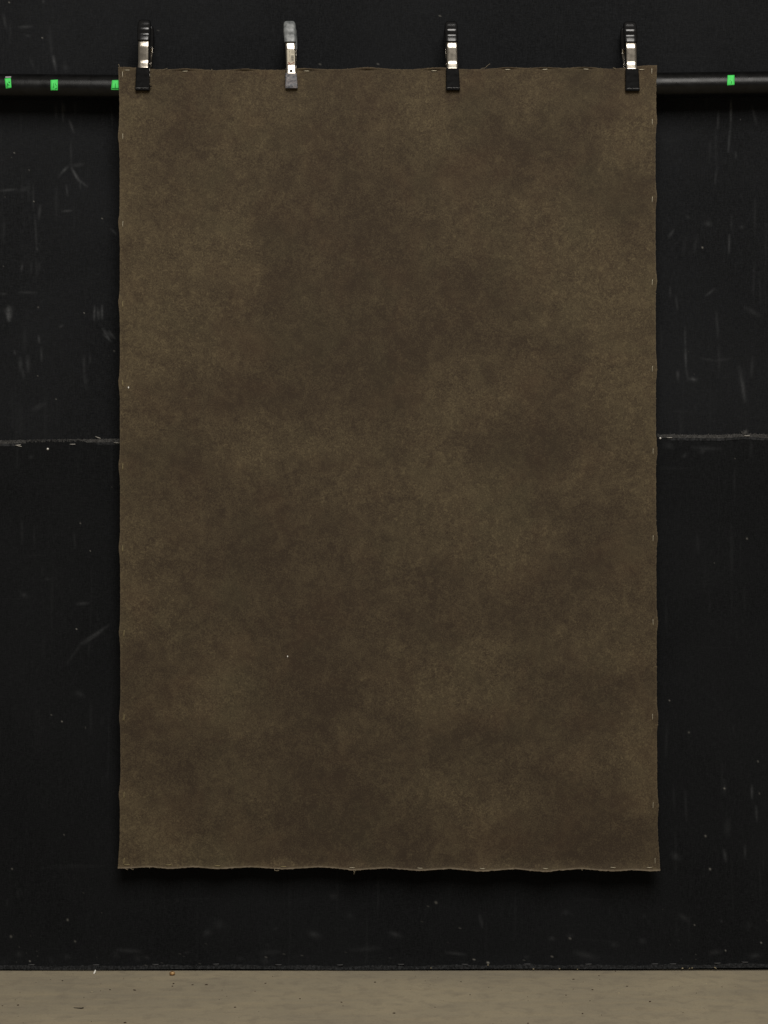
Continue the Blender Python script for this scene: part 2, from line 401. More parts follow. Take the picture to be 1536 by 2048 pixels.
# hem at the foot of the wall
V = []; Fc = []
def foot(px): return 1940.2 + .9 * math.sin(px / 90.) - max(0, px - 900) / 220.
xx = np.arange(-200, 1740, 3.0)
for x in xx:
    V.append(P(x, foot(x) - 9 - 1.2 * math.sin(x / 23.) + random.uniform(-1, 1), WALL_Y - .0085)); V.append(P(x, foot(x) - 5, WALL_Y - .0105)); V.append(P(x, foot(x) - 1.6 + random.uniform(-.3, .3), WALL_Y - .0115))
for i in range(len(xx) - 1):
    for j in (0, 1): Fc.append((3 * i + j, 3 * i + j + 1, 3 * i + j + 4, 3 * i + j + 3))
for i in range(1500):
    px = random.uniform(-150, 1700); fibre(px, foot(px) - random.uniform(2.5, 8), random.gauss(0, .5), random.uniform(.002, .005), .0003, WALL_Y - .0118)
o = obj('frayed_hem', V, Fc, M_FRAY2, wall, smooth=False); o['label'] = 'grey frayed hem touching the floor'

def staple(px, py, ang, m, parent, y, ln=11.5, th=.62):
    c = P(px, py, y - .0007); s = (D0 + y) / F * ln / 2; d = Vector((math.cos(ang), 0, math.sin(ang)))
    pts = [c - d * s + Vector((0, .0018, 0)), c - d * s * .97 - Vector((0, .0002, 0)), c - d * s * .5 - Vector((0, .0004, 0)), c + d * s * .5 - Vector((0, .0003, 0)), c + d * s * .97 - Vector((0, .0002, 0)), c + d * s + Vector((0, .0018, 0))]
    v, f = tube(pts, th * .001, 6)
    return obj('staple', v, f, m, parent, origin=c)
for px, py, a in [(36, 890, .08), (38, 892, -.22), (145, 888.5, 0), (196, 875, -.35), (233, 885.5, -.05), (1339, 875.2, 0), (1494, 871.5, 0)]:
    staple(px, py, a, M_ST4, wall, WALL_Y - .0026, 11)
for px in (63, 192, 311, 432, 557, 680, 802, 930, 1055, 1177, 1310, 1346, 1435, 1490):
    staple(px, foot(px) - 11.5 + random.uniform(-1, 1), random.uniform(-.05, .05), M_ST3, wall, WALL_Y - .0075, 12, 1.0)
for px, py in ((95.5, 898), (1320.5, 876.5)):
    c = P(px, py, WALL_Y - .003); v = []; f = []
    for r, dy in ((.0026, .0015), (.0026, -.0002), (.0019, -.0012), (.0009, -.0017)):
        for k in range(16): v.append(c + Vector((r * math.cos(k * math.pi / 8), dy, r * math.sin(k * math.pi / 8))))
    for j in range(3):
        for k in range(16): f.append((j * 16 + k, j * 16 + (k + 1) % 16, (j + 1) * 16 + (k + 1) % 16, (j + 1) * 16 + k))
    f.append(tuple(range(48, 64))); obj('screw', v, f, M_SCREW, wall, origin=c)

# ------------------------------------------------------------------ pole with tape marks
PR = .0255; PYA = .0285
def pole_row(px):
    return float(np.interp(px, [-900, -300, 0, 235, 768, 1313, 1536, 2400], [166, 170.5, 173.2, 175.2, 174.5, 171.0, 168.3, 160]))
pole = thing('horizontal_pole', tuple(P(768, pole_row(768), PYA)), 'long black pole running across in front of the wall', 'pole')
pxs = np.linspace(-900, 2400, 140); vs = []; fs = []; NS = 48
for px in pxs:
    c = P(px, pole_row(px), PYA)
    for k in range(NS):
        a = 2 * math.pi * k / NS; vs.append(c + Vector((0, PR * math.cos(a), PR * math.sin(a))))
for i in range(len(pxs) - 1):
    for k in range(NS): fs.append((i * NS + k, i * NS + (k + 1) % NS, (i + 1) * NS + (k + 1) % NS, (i + 1) * NS + k))
obj('pole_tube', vs, fs, M_POLE, pole)

def on_pole(px, py, lift):
    # point of the pole surface that stands at this place on its front
    R = PR + lift; d = D0 + PYA - PR
    for _ in range(4):
        z = (1024 - py) / F * d + ZC; zc = P(px, pole_row(px), PYA).z
        dz = max(-R * .98, min(R * .98, z - zc)); y = PYA - math.sqrt(R * R - dz * dz); d = D0 + y
    return P(px, py, y)
def patch(corners, lift, nu=4, nv=10):
    (a, b, c, d) = corners; v = []; f = []   # tl tr br bl
    for j in range(nv + 1):
        for i in range(nu + 1):
            s, t_ = i / nu, j / nv
            x = (a[0] * (1 - s) + b[0] * s) * (1 - t_) + (d[0] * (1 - s) + c[0] * s) * t_
            y = (a[1] * (1 - s) + b[1] * s) * (1 - t_) + (d[1] * (1 - s) + c[1] * s) * t_
            v.append(on_pole(x, y, lift))
    for j in range(nv):
        for i in range(nu):
            k = j * (nu + 1) + i; f.append((k, k + nu + 1, k + nu + 2, k + 1))
    return v, f
def tape(corners, label, strokes, extra=None):
    v, f = patch(corners, .0004)
    o = obj('tape_marker', v, f, M_TAPE, pole); o['label'] = label
    md = o.modifiers.new('thickness', 'SOLIDIFY'); md.thickness = .0004; md.offset = -1
    if strokes:
        parts = []
        for pts, w in strokes:
            q = [on_pole(x, y, .0006) for x, y in pts]; parts.append(tube(q, w * .0005, 6))
        v, f = join(parts); obj('writing', v, f, M_INK, o)
    if extra:
        v, f = patch(extra, .0003, 3, 3); obj('clear_glint', v, f, M_CLEAR, o)  # clear bit above the tape, its glint put into the colour
tape([(9.3, 157), (21.5, 156), (22.8, 175.5), (11.8, 177.5)], 'leftmost green tape square with handwriting',
     [([(17.5, 164.5), (18.2, 163.3), (19, 163.8), (18.4, 165), (17.5, 164.7)], 1.0), ([(18.9, 164), (19.3, 166.3)], .8), ([(14.6, 165.8), (14.5, 168.5), (15.3, 169.3), (17, 169.6), (18.6, 170.5)], 1.2), ([(14.7, 168), (15, 171), (15.8, 175.3)], 1.2), ([(12.7, 171), (13.3, 175)], .6)],
     [(10.8, 153), (22.5, 152.7), (22, 155.2), (10.2, 155.6)])
tape([(101, 160), (115.7, 159.2), (115.4, 181), (101.2, 181)], 'second green tape square from the left with the number 15',
     [([(107.6, 166.3), (107.5, 171), (107.3, 174), (106.4, 175.6)], .9), ([(110.8, 167.6), (111.2, 168)], 1.5), ([(111, 168), (112.3, 171), (112.9, 172.2)], 1.0), ([(110.4, 177.5), (112, 177.3), (113.2, 175.8), (114.5, 176)], 1.2)])
tape([(224, 160.5), (238, 160), (238, 180), (222, 180)], 'green tape square beside the sheet with a 1 over a line',
     [([(230.6, 167), (230.5, 175.4)], 1.1), ([(223.5, 176.6), (237.5, 176.6)], 1.2)])
tape([(1455.3, 150.5), (1469, 150), (1469, 170), (1454.2, 171)], 'green tape square on the right end of the pole',
     [([(1460.3, 160.3), (1460.4, 161.3)], 1.0), ([(1463.3, 162), (1463.2, 167)], .9)])

# ------------------------------------------------------------------ hanging painted sheet
def scallop(v, knots, base_pts, amp_fn):
    b = np.interp(v, [p[0] for p in base_pts], [p[1] for p in base_pts])
    e = np.zeros_like(v)
    for k in knots: e += amp_fn * np.exp(-np.abs((v - k) / 17.) ** 1.5)
    return b + e
LK = [272, 447, 607, 766, 933, 1097, 1266, 1435, 1590]; RK = [243, 398, 563, 737, 903, 1077, 1244, 1433, 1610]
def left_edge(y): return scallop(y, LK, [(130, 236), (160, 237.2), (200, 238.5), (400, 239.4), (1000, 240), (1550, 241), (1690, 239), (1745, 235)], -2.9)
def right_edge(y): return scallop(y, RK, [(130, 1314.5), (170, 1313), (220, 1311.5), (400, 1311), (900, 1312), (1500, 1314), (1650, 1315), (1745, 1321)], 2.9)
def top_edge(x): return np.interp(x, [225, 236, 250, 285, 320, 345, 370, 395, 425, 460, 490, 515, 570, 592, 606, 625, 650, 690, 712, 735, 758, 790, 830, 856, 876, 895, 925, 960, 992, 1015, 1038, 1052, 1090, 1130, 1168, 1190, 1215, 1250, 1283, 1322],
    [134, 134, 133.8, 136, 139, 138.6, 136.4, 138, 140.4, 139.5, 137, 139.5, 139.8, 137.5, 135.8, 137.2, 138.6, 138.2, 136, 133.9, 136, 138.8, 138.6, 136, 134.5, 136, 138.3, 138.6, 137, 134.4, 135.3, 136.2, 134.6, 136, 133.8, 135.5, 137.6, 136, 131.4, 130])
def bottom_edge(x): return np.interp(x, [225, 236, 262, 300, 337, 355, 385, 412, 435, 458, 500, 540, 567, 590, 640, 685, 708, 728, 775, 818, 840, 862, 900, 940, 965, 990, 1030, 1070, 1092, 1115, 1160, 1205, 1228, 1248, 1270, 1300, 1330],
    [1737, 1737, 1736.6, 1734.4, 1737.6, 1736.8, 1734.2, 1736, 1738.2, 1736.8, 1734.3, 1736.6, 1739, 1737.2, 1734.4, 1738, 1741, 1739.2, 1736.4, 1740, 1741.8, 1740, 1737.4, 1741, 1743.2, 1741.2, 1738, 1742, 1743.9, 1741.5, 1737.5, 1741.4, 1742.8, 1741, 1740, 1742.2, 1741])
def smooth1(fn, x, w=6):
    return sum(fn(x + d) for d in np.linspace(-w, w, 7)) / 7
TOPST = [(370, 142.5), (613, 142), (868, 141.5), (965, 139.5), (1015, 139), (1090, 138.7), (1172, 138.3)]
BOTST = [337, 435, 567, 704, 840, 959, 1092, 1226]
def sheet_y(px, py):
    y = -.004 + .0035 * np.sin(px / 290. + .6) * (py / 2048.) + .0018 * np.sin(px / 123. + py / 700.) * (py / 2048.)
    # edge curl: rows of staples pull the border back between, flare it out at the foot
    y = y + .027 * np.clip((py - 230) / 1450., 0, 1) ** .8
    tb = np.clip((py - 1722) / 18., 0, 1.2); y = y - .0055 * tb ** 2
    wv = np.zeros_like(px, dtype=float)
    for k in BOTST: wv = wv + np.exp(-((px - k) / 26.) ** 2)
    y = y - .004 * wv * np.clip((py - 1690) / 50., 0, 1) ** 1.5
    dent = np.zeros_like(wv)
    for kx, ky in TOPST + [(735, 141.5), (490, 142.5)]: dent = dent + np.exp(-((px - kx) / 14.) ** 2 - ((py - ky + .5) / 1.9) ** 2)
    y = y + .0022 * dent
    tt = np.clip((147 - py) / 10., 0, 1.3); lw = np.zeros_like(wv)
    for kx, ky in TOPST + [(735, 141.5), (490, 142.5)]: lw = lw + np.exp(-((px - kx) / 26.) ** 2)
    lipf = np.zeros_like(wv)
    for kx, ky in TOPST + [(735, 140.5), (490, 142.0)]: lipf = np.maximum(lipf, np.exp(-((px - kx) / 22.) ** 2) / (1 + np.exp(np.clip((py - (ky - 2.2)) / .35, -30, 30))))
    y = y - .0014 * lipf - .0008 * tt
    for ks, ex, sg in ((LK, 239, 1), (RK, 1313, -1)):
        e = np.clip(1 - sg * (px - ex) / 22., 0, 1.2)
        for k in ks: y = y - .0028 * e ** 2 * np.exp(-((py - k) / 26.) ** 2)
    return y

BL = [(290,200,60,60,.6),(262,380,34,110,.9),(265,260,30,50,.6),(500,300,150,80,.3),(400,480,60,80,.5),(470,470,40,50,.9),(500,560,45,60,.8),(330,560,110,120,.45),(300,640,100,100,.4),(560,190,60,60,.6),(520,240,60,50,.35),(450,210,50,40,.4),(430,720,60,40,.3),(350,700,120,60,.4),(500,880,60,40,.8),(480,930,100,50,.6),(260,760,34,80,.6),(640,630,60,40,.3),(560,730,60,30,.4),(640,900,70,40,.5),(590,1020,50,30,.4),(720,980,80,60,.4),(285,1140,60,120,.6),(275,1230,50,80,.5),(430,1370,50,40,.9),(440,1450,90,50,.7),(500,1340,60,50,.4),(330,1420,60,40,.5),(310,1600,80,60,.6),(290,1685,80,45,1),(380,1710,80,30,.7),(470,1590,60,50,.5),(568,1722,34,16,1.1),(740,1290,70,60,.5),(720,1460,60,40,.4),
(870,180,70,60,.7),(860,250,60,60,.5),(800,300,100,60,.3),(1080,190,40,50,.7),(1000,200,60,40,.5),(1240,230,60,50,.9),(1270,290,60,60,.8),(1168,190,20,16,.9),(930,330,60,60,.5),(880,440,60,80,.5),(960,470,60,60,.3),(1130,480,110,70,.7),(1180,530,80,50,.6),(1290,500,40,80,.6),(1230,600,80,60,.5),(1150,650,120,60,.4),(1260,700,70,120,.7),(1230,780,80,80,.6),(900,770,36,40,.9),(990,760,60,50,.7),(920,840,90,60,.6),(880,920,80,60,.6),(1290,970,34,60,.7),(980,1020,120,50,.6),(1000,1080,70,40,.7),(870,1040,60,60,.4),(1010,1150,50,40,.5),(1180,980,60,60,.4),(900,1330,140,90,.5),(980,1340,60,50,.4),(890,1390,70,50,.6),(1230,1340,50,24,.8),(1290,1460,40,120,.7),(1285,1560,50,60,.8),(1200,1530,60,60,.5),(1060,1500,60,40,.5),(910,1590,90,60,.6),(960,1640,60,40,.7),(1060,1620,50,40,.4),(960,1716,26,16,1.),(1090,1726,20,13,.9),(1230,1280,80,60,.3),(1270,1190,60,80,.5),
(360,220,60,60,-.7),(320,310,60,60,-.5),(560,600,70,150,-.8),(500,780,100,70,-.9),(640,680,60,60,-.5),(380,920,80,60,-.8),(540,1010,120,60,-.6),(600,1100,120,80,-.7),(480,1130,100,60,-.5),(600,350,100,150,-.3),(700,350,90,200,-.5),(720,450,60,80,-.6),(740,560,80,60,-.6),(750,750,80,100,-.8),(650,1330,100,120,-.9),(600,1230,90,60,-.6),(620,1500,100,120,-.7),(370,1530,80,60,-1),(270,1340,60,50,-.9),(280,1430,60,34,-.7),(400,1600,60,50,-.7),(640,1660,100,50,-.9),(800,1700,100,40,-.7),(700,1590,80,60,-.5),
(950,200,50,60,-.7),(1100,250,80,60,-.5),(1180,180,40,50,-.7),(1200,270,45,90,-.8),(1050,280,80,50,-.7),(960,250,60,80,-.5),(850,400,60,60,-.6),(920,360,80,40,-.6),(1260,440,70,55,-1.1),(1290,360,40,50,-.7),(1000,350,100,80,-.4),(890,550,80,80,-.6),(950,570,100,60,-.6),(1000,700,150,60,-.5),(870,700,100,60,-.7),(1000,880,120,50,-.7),(1080,900,60,60,-.5),(1100,830,60,60,-.5),(1150,1050,80,50,-.7),(1230,1100,80,50,-.6),(1100,1180,80,60,-.7),(850,1180,80,80,-.5),(1010,1240,80,40,-.6),(830,1280,80,50,-.7),(1170,1385,100,45,-.8),(1280,1390,50,40,-.6),(900,1490,100,60,-.7),(960,1440,90,50,-.6),(1060,1540,80,50,-.4),(1130,1600,90,50,-.8),(1240,1640,80,50,-.7),(1100,1695,120,36,-.9),(1200,1720,60,30,-.6),(840,1720,80,40,-.6),(1300,1680,30,40,-.6)]
def fine(a, b, s, n1=8):
    return np.arange(a, b, s)
ss = np.concatenate([np.arange(0, 9, 1.0), np.arange(9, 1067, 3.6), np.arange(1067, 1077.5, 1.0)]) / 1077.
ts = np.concatenate([np.arange(0, 22, 1.0), np.arange(22, 1575, 3.6), np.arange(1576, 1602, 1.0)]) / 1602.
ss /= ss[-1]; ts /= ts[-1]
S_, T_ = np.meshgrid(ss, ts)
gy = 135 + T_ * 1604
Lx = smooth1(left_edge, gy, 4); Rx = smooth1(right_edge, gy, 4)
gx = Lx + (Rx - Lx) * S_
Ty = smooth1(top_edge, gx, 6); By = smooth1(bottom_edge, gx, 6)
gy = Ty + (By - Ty) * T_
# tiny irregularities of the cut edge
jig = rng.normal(0, .35, len(ss)); gy[-1, :] += jig; gy[0, :] += rng.normal(0, .25, len(ss)); gx[:, 0] += rng.normal(0, .2, len(ts)); gx[:, -1] += rng.normal(0, .3, len(ts))
pg = np.zeros_like(gx)
wx = np.zeros_like(gx); wy = np.zeros_like(gx); tx = np.zeros_like(gx)
for fq, am in ((1 / 150., 16), (1 / 80., 12), (1 / 42., 8), (1 / 24., 5)):
    for rep in range(3):
        th = rng.uniform(0, 2 * np.pi, 3); p1 = rng.uniform(0, 6.28, 3)
        wx += am * np.sin(2 * np.pi * fq * (gx * np.cos(th[0]) + gy * np.sin(th[0])) * .5 + p1[0]) * .6
        wy += am * np.sin(2 * np.pi * fq * (gx * np.cos(th[1]) + gy * np.sin(th[1])) * .5 + p1[1]) * .6
gx0, gy0 = gx, gy; gx = gx + wx; gy = gy + wy
for bx, by, rx, ry, a in BL: pg += a * np.exp(-(((gx - bx) / rx) ** 2 + ((gy - by) / ry) ** 2) * .9)
gx, gy = gx0, gy0
ed = np.exp(-(gx - Lx) / 9.) * .5 + np.exp(-(Rx - gx) / 9.) * .45 + np.exp(-(By - gy) / 10.) * .6 + np.exp(-(gy - Ty) / 5.) * .1
pg += ed
for k in LK: pg += .7 * np.exp(-((gx - 250) ** 2 + (gy - k) ** 2) / 260.)
rim = np.exp(-((By - gy) / 2.3) ** 2) * 1.1 + np.exp(-((gx - Lx) / 1.1) ** 2) * .30 + np.exp(-((Rx - gx) / 1.2) ** 2) * .30 + np.exp(-((gy - Ty) / 1.1) ** 2) * .2
yy = sheet_y(gx, gy)
# back away from pole: never behind y=.002
yy = np.where((gy < 240) & (gy > 150), np.minimum(yy, .0022), yy)
V = np.stack([(gx - 768) / F * (D0 + yy), yy, ZC + (1024 - gy) / F * (D0 + yy)], -1)
sheet = thing('backdrop_sheet', tuple(P(768, 1740, 0)), 'large mottled brown painted sheet hanging from the pole by four clamps', 'backdrop')
o = grid_mesh('painted_sheet', V, len(ss), len(ts), M_SHEET, sheet, {'pigment': pg, 'rim': rim})
if o.data.polygons[5000].normal.y > 0: o.data.flip_normals()
md = o.modifiers.new('thickness', 'SOLIDIFY'); md.thickness = .0013; md.offset = -1

def sy(px, py): return float(sheet_y(np.array([float(px)]), np.array([float(py)]))[0])
H, Vt = 0.0, math.pi / 2
ST = [(254, 140.3, H, M_ST1), (245, 149, Vt, M_ST1)] + [(x, y, random.uniform(-.05, .05), M_ST1) for x, y in TOPST if x != 965] + [(1283, 139.2, H, M_ST1), (1303.5, 142.2, Vt, M_ST1)]
for y in (273, 448, 609, 766, 933, 1097, 1266, 1435, 1590, 1722):
    ST.append((245.5 + (y > 1200) * 2.5, y, Vt + random.uniform(-.06, .06), M_ST2 if y > 500 else M_ST1))
for y in (244, 399, 565, 738, 903, 1077, 1245, 1434, 1611, 1722): ST.append((1304.5 + (y > 850) * 1.6 + (y > 1700) * 4 - (1400 < y < 1500) * 1, y, Vt + random.uniform(-.06, .06), M_ST1))
for x, y in ((254, 1729.6), (337, 1729.8), (435, 1731.5), (567, 1733), (704, 1735.3), (840, 1736.3), (965, 1737.2), (1091, 1737), (1226, 1735), (1299, 1735)):
    ST.append((x, y, random.uniform(-.06, .06), M_ST2 if x < 600 else M_ST1))
for x, y, a, m in ST:
    staple(x, y, a, m, sheet, sy(x, y + 4 if y < 145 else y) - .0004, 11 if a < 1 else 12, .55)

def thread(pts, r=.00035):
    q = [P(x, y, sy(x, min(max(y, 140), 1736)) - dy) for x, y, dy in pts]
    v, f = tube(q, r, 5); obj('loose_thread', v, f, M_THREAD, sheet)
thread([(238, 136, .002), (238.6, 132, .003), (237, 128, .003)])
thread([(961, 139, .002), (964, 136.5, .003), (970, 136, .004), (975, 131, .006), (980, 127.5, .008)], .0003)
thread([(326, 139, .002), (333, 137.5, .003), (334.5, 136.5, .003)])
thread([(422, 141, .002), (423.5, 140, .003), (424, 138, .003)])
thread([(250, 1736, .002), (253, 1738.5, .003), (256, 1739.6, .004)]); thread([(260, 1736, .002), (264, 1738.5, .003), (267, 1739.7, .004), (265.5, 1738.2, .005)])
thread([(299, 1734, .002), (299.3, 1736.4, .003)])
thread([(549, 1737, .002), (549.5, 1741, .003), (554, 1741.6, .004), (558, 1741, .004)], .00042)
thread([(706, 1740, .002), (708.5, 1744, .003), (707.8, 1749, .004)]); thread([(712, 1740, .002), (709, 1743, .003), (710, 1745.5, .004)])
thread([(1162, 1737, .002), (1165, 1740, .003), (1163.5, 1741, .003)]); thread([(1228, 136.5, .002), (1232, 137.5, .003), (1226, 135, .003)])
for k in range(46):     # short fibres along the cut edges
    sd = random.choice('bbrt')
    if sd == 'b':
        x = random.uniform(240, 1315); y = float(bottom_edge(np.array([x]))[0]) - .5; p = [(x, y, .001), (x + random.uniform(-2, 2), y + random.uniform(1, 2.4), .002)]
    elif sd == 'r':
        y = random.uniform(140, 1735); x = float(right_edge(np.array([y]))[0]) - .5; p = [(x, y, .001), (x + random.uniform(1, 2), y + random.uniform(-1, 1), .002)]
    else:
        x = random.uniform(300, 1240); y = float(top_edge(np.array([x]))[0]) + .5; p = [(x, y, .001), (x + random.uniform(-1.5, 1.5), y - random.uniform(1, 2), .002)]
    if k == 0: FV = []
    q = [P(a, b, sy(a, min(max(b, 140), 1736)) - c_) for a, b, c_ in p]; FV.append(tube(q, .00018, 4))
v, f = join(FV); o = obj('edge_fibres', v, f, M_THREAD, sheet); o['kind'] = 'stuff'

# ------------------------------------------------------------------ spring clamps
def clamp(name, label, x_top, x_bot, rows, w_grip, w_arm, w_jaw, m_grip, m_jaw, sticker=False, jaw_dx=0, foot_tab=False):
    r_top, r_g, r_c, r_j = rows
    kk = (D0 - .01) / F
    root = thing(name, tuple(P(x_bot, r_j, -.012)), label, 'clamp', 'metal spring clamps holding the sheet to the pole')
    def cx(py): return x_top + (x_bot - x_top) * (py - r_top) / (r_j - r_top)
    def prof(py):   # depth of the arm's face from the handle end to the jaw
        u = (py - r_g) / (r_c - r_g)
        return float(np.interp(u, [-.85, -.45, 0, .13, .18, .23, .5, .70, .75, .80, 1.0, 1.8], [.0024, -.0026, -.0072, -.0095, -.0101, -.0102, -.0094, -.0087, -.0087, -.0092, -.0131, -.0124]))
    def flange(py):
        u = (py - r_g) / (r_c - r_g)
        return float(np.interp(u, [-.6, 0, .35, .6, .8, 1.0, 1.5], [.006, .010, .018, .030, .030, .016, .006]))
    for rear in (0, 1):
        yf = (lambda y: y) if not rear else (lambda y: 2 * PYA - y)
        sgn = 1 if not rear else -1
        def pt(px, py, y):      # place by the clamp's own frame: same x and z for front and rear arm
            q = P(px, py, -.010); return Vector((q.x, yf(y), q.z))
        # arm: folded steel channel
        rows_ = np.linspace(r_g - 22, r_c + 24, 64); v = []; f = []
        for py in rows_:
            w = w_arm / 2 * (1 + .05 * max(0, (py - (r_c - 10)) / 10. if py < r_c else 1)); y0 = prof(py); fl = flange(py); c = cx(py)
            r = 1.8
            cs = [(-w, y0 + fl), (-w, y0 + .0028), (-w + .25, y0 + .0013), (-w + .9, y0 + .0004), (-w + r, y0 + .00005), (-w * .5, y0 - .0001), (0, y0 - .00015), (w * .5, y0 - .0001), (w - r, y0 + .00005), (w - .9, y0 + .0004), (w - .25, y0 + .0013), (w, y0 + .0028), (w, y0 + fl)]
            for dx, y in cs: v.append(pt(c + dx, py, y))
        n = 13
        for j in range(len(rows_) - 1):
            for i in range(n - 1):
                q = (j * n + i, (j + 1) * n + i, (j + 1) * n + i + 1, j * n + i + 1); f.append(q if not rear else q[::-1])
        arm = obj('arm', v, f, M_CHROME, root)
        md = arm.modifiers.new('thickness', 'SOLIDIFY'); md.thickness = .0009; md.offset = -1
        # grip: rubber sleeve with finger swells and a rounded end
        m = 26; rowsg = np.concatenate([r_top + np.array([0, .25, .8, 1.7, 3., 4.6, 6.5, 9]), np.linspace(r_top + 11, r_g, 34)]); v = []; f = []
        for py in rowsg:
            e = min(1, (py - r_top) / 9.); dome = math.sqrt(max(0.0, 1 - (1 - e) ** 2)) ** .6
            u = (py - r_top) / (r_g - r_top)
            swell = .0022 * math.exp(-((u - .46) / .15) ** 2) - .0010 * math.exp(-((u - .70) / .09) ** 2) + .0008 * math.exp(-((u - 1.0) / .14) ** 2)
            if m_grip is M_RUBG: swell *= .5
            w = w_grip / 2 * kk * (.93 + .07 * math.sin(u * math.pi)) * max(.02, .35 + .65 * dome if py > r_top else .02); dep = .0075 * max(.03, dome)
            yc = prof(py) + .0035; c0 = P(cx(py), py, -.010)
            for k in range(m):
                a = 2 * math.pi * k / m; ca, sa = math.cos(a), math.sin(a)
                xk = math.copysign(abs(ca) ** .45, ca) * w; yk = math.copysign(abs(sa) ** .6, sa) * dep
                v.append(Vector((c0.x + xk, yf(yc + yk - (swell if sa < -.2 else 0)), c0.z)))
        for j in range(len(rowsg) - 1):
            for k in range(m):
                q = (j * m + k, (j + 1) * m + k, (j + 1) * m + (k + 1) % m, j * m + (k + 1) % m); f.append(q if rear else q[::-1])
        f.append(tuple(range(m))); b = (len(rowsg) - 1) * m; f.append(tuple(b + k for k in range(m)))
        obj('handle_grip', v, f, m_grip, root)
        # jaw pad: rubber boot, slightly wider at the tip
        rowsj = [r_c - .6, r_c, r_c + 2] + list(np.linspace(r_c + 6, r_j - 3, 12)) + [r_j - 1.4, r_j - .4, r_j]; v = []; f = []
        for i, py in enumerate(rowsj):
            u = (py - r_c) / (r_j - r_c); w = w_jaw / 2 * kk * (.93 + .10 * u) * (1 if py < r_j - .5 else .96); dep = .0038
            if i == 0: dep *= .75; w *= .94
            if py >= r_j: dep *= .8
            yc = prof(py) + .0026; c0 = P(cx(py) + jaw_dx, py, -.010)
            for k in range(m):
                a = 2 * math.pi * k / m; ca, sa = math.cos(a), math.sin(a)
                xk = math.copysign(abs(ca) ** .28, ca) * w * (1 + .012 * math.sin(py * 1.3)); yk = math.copysign(abs(sa) ** .35, sa) * dep
                v.append(Vector((c0.x + xk, yf(yc + yk + .0002 * math.sin(py * .5)), c0.z)))
        for j in range(len(rowsj) - 1):
            for k in range(m):
                q = (j * m + k, (j + 1) * m + k, (j + 1) * m + (k + 1) % m, j * m + (k + 1) % m); f.append(q if rear else q[::-1])
        f.append(tuple(range(m))); b = (len(rowsj) - 1) * m; f.append(tuple(b + k for k in range(m)))
        jaw = obj('jaw_pad', v, f, m_jaw, root)
        if rear: continue
        # creased worn lip at the tip of the pad
        pts = []
        for i in range(12):
            s = -1 + 2 * i / 11.; q = P(cx(r_j) + jaw_dx + s * w_jaw * .47, r_j - 2.2 + .5 * math.sin(i * 2.1), 0); pts.append(Vector((q.x, prof(r_j) - .0013 + .0002 * math.sin(i * 1.7), q.z)))
        v, f = tube(pts, [.0003 + .0005 * abs(math.sin(i * 1.9)) for i in range(12)], 6)
        obj('worn_lip', v, f, M_JAWG if sticker else simple('scuffed_rubber_' + name, (.10, .10, .10), .4, 0, .5, .7, 260), jaw)
        if foot_tab:
            q0 = P(cx(r_j) + w_jaw * .46, r_j - 5, 0); q1 = P(cx(r_j) + w_jaw * .66, r_j - 6.5, 0); q2 = P(cx(r_j) + w_jaw * .3, r_j + .5, 0)
            v, f = tube([Vector((q2.x, -.0105, q2.z)), Vector((q0.x, -.0105, q0.z)), Vector((q1.x, -.0100, q1.z))], [.0014, .0018, .0010], 8)
            obj('torn_flap', v, f, m_jaw, jaw)
            pts = []
            for i in range(9):
                q = P(cx(r_c) + w_jaw * .49 + .35 * math.sin(i * 2.2), r_c + 2 + i * 4.6, 0); pts.append(Vector((q.x, -.0108, q.z)))
            v, f = tube(pts, [.0002 + .0005 * (i % 2) for i in range(9)], 6); obj('worn_edge', v, f, M_ST4, jaw)
        if sticker:
            def face(px, py, lift): q = P(px, py, -.011); return Vector((q.x, prof(py) - lift, q.z))
            def plate(x0, x1, y0, y1, lift, nv=8):
                v = []; f = []
                for j in range(nv + 1):
                    for x in (x0, x1): v.append(face(x + cx(y0 + (y1 - y0) * j / nv), y0 + (y1 - y0) * j / nv, lift))
                for j in range(nv): f.append((2 * j, 2 * j + 2, 2 * j + 3, 2 * j + 1))
                return v, f
            v, f = plate(-6.6, 8.4, 99.5, 127.5, .0004, 14); st = obj('price_sticker', v, f, M_PAPER, arm)
            parts = [plate(-1.2, -.3, 101, 125, .0006)]
            parts = []
            for y in np.arange(102, 125, 1.7): parts.append(plate(-1.6 + .4 * math.sin(y * 3), -.6, y, y + 1.0, .0006, 1))
            for y in np.arange(103, 122, 2.2): parts.append(plate(-5.4, -4.9, y, y + 1.2, .0006, 1))
            for x in (2.6, 4.4, 6.2):
                for y in (101, 103.2, 105.4): parts.append(plate(x, x + .7, y, y + 1.3, .0006, 1))
            for y, h in ((111, 1.5), (113.3, .6), (114.6, 1.3), (116.6, .5), (118, 1.2), (120.2, .5), (121.3, .9)): parts.append(plate(1.2, 6.6, y, y + h, .0006, 1))
            v, f = join(parts); obj('barcode_print', v, f, M_PRINT, st, smooth=False)
            parts = [plate(-5 + dx, -5 + dx + w_, y, y + h, .0005, 2) for dx, w_, y, h in ((0, 2.5, 124, 2.2), (1.5, 2.2, 125.8, 1.8), (0, 5, 127.6, 1.3), (5, 3, 126.6, 1.6), (8, 3.4, 125, 1.4), (10.5, 2.0, 123.4, 1.6))]
            v, f = join(parts); obj('glue_residue', v, f, M_RUST, arm, smooth=False)
            c = face(cx(142) + .4, 142, .0014); v = [c + Vector((.0029 * math.cos(k * math.pi / 10), 0, .0029 * math.sin(k * math.pi / 10))) for k in range(20)]
            obj('rivet_hole', v, [tuple(range(20))], M_HOLE, arm, smooth=False)
    # pivot pin through both channels
    pr = r_g + .77 * (r_c - r_g); q = P(cx(pr), pr, -.010); hw = (w_arm / 2 + 2.4) * kk
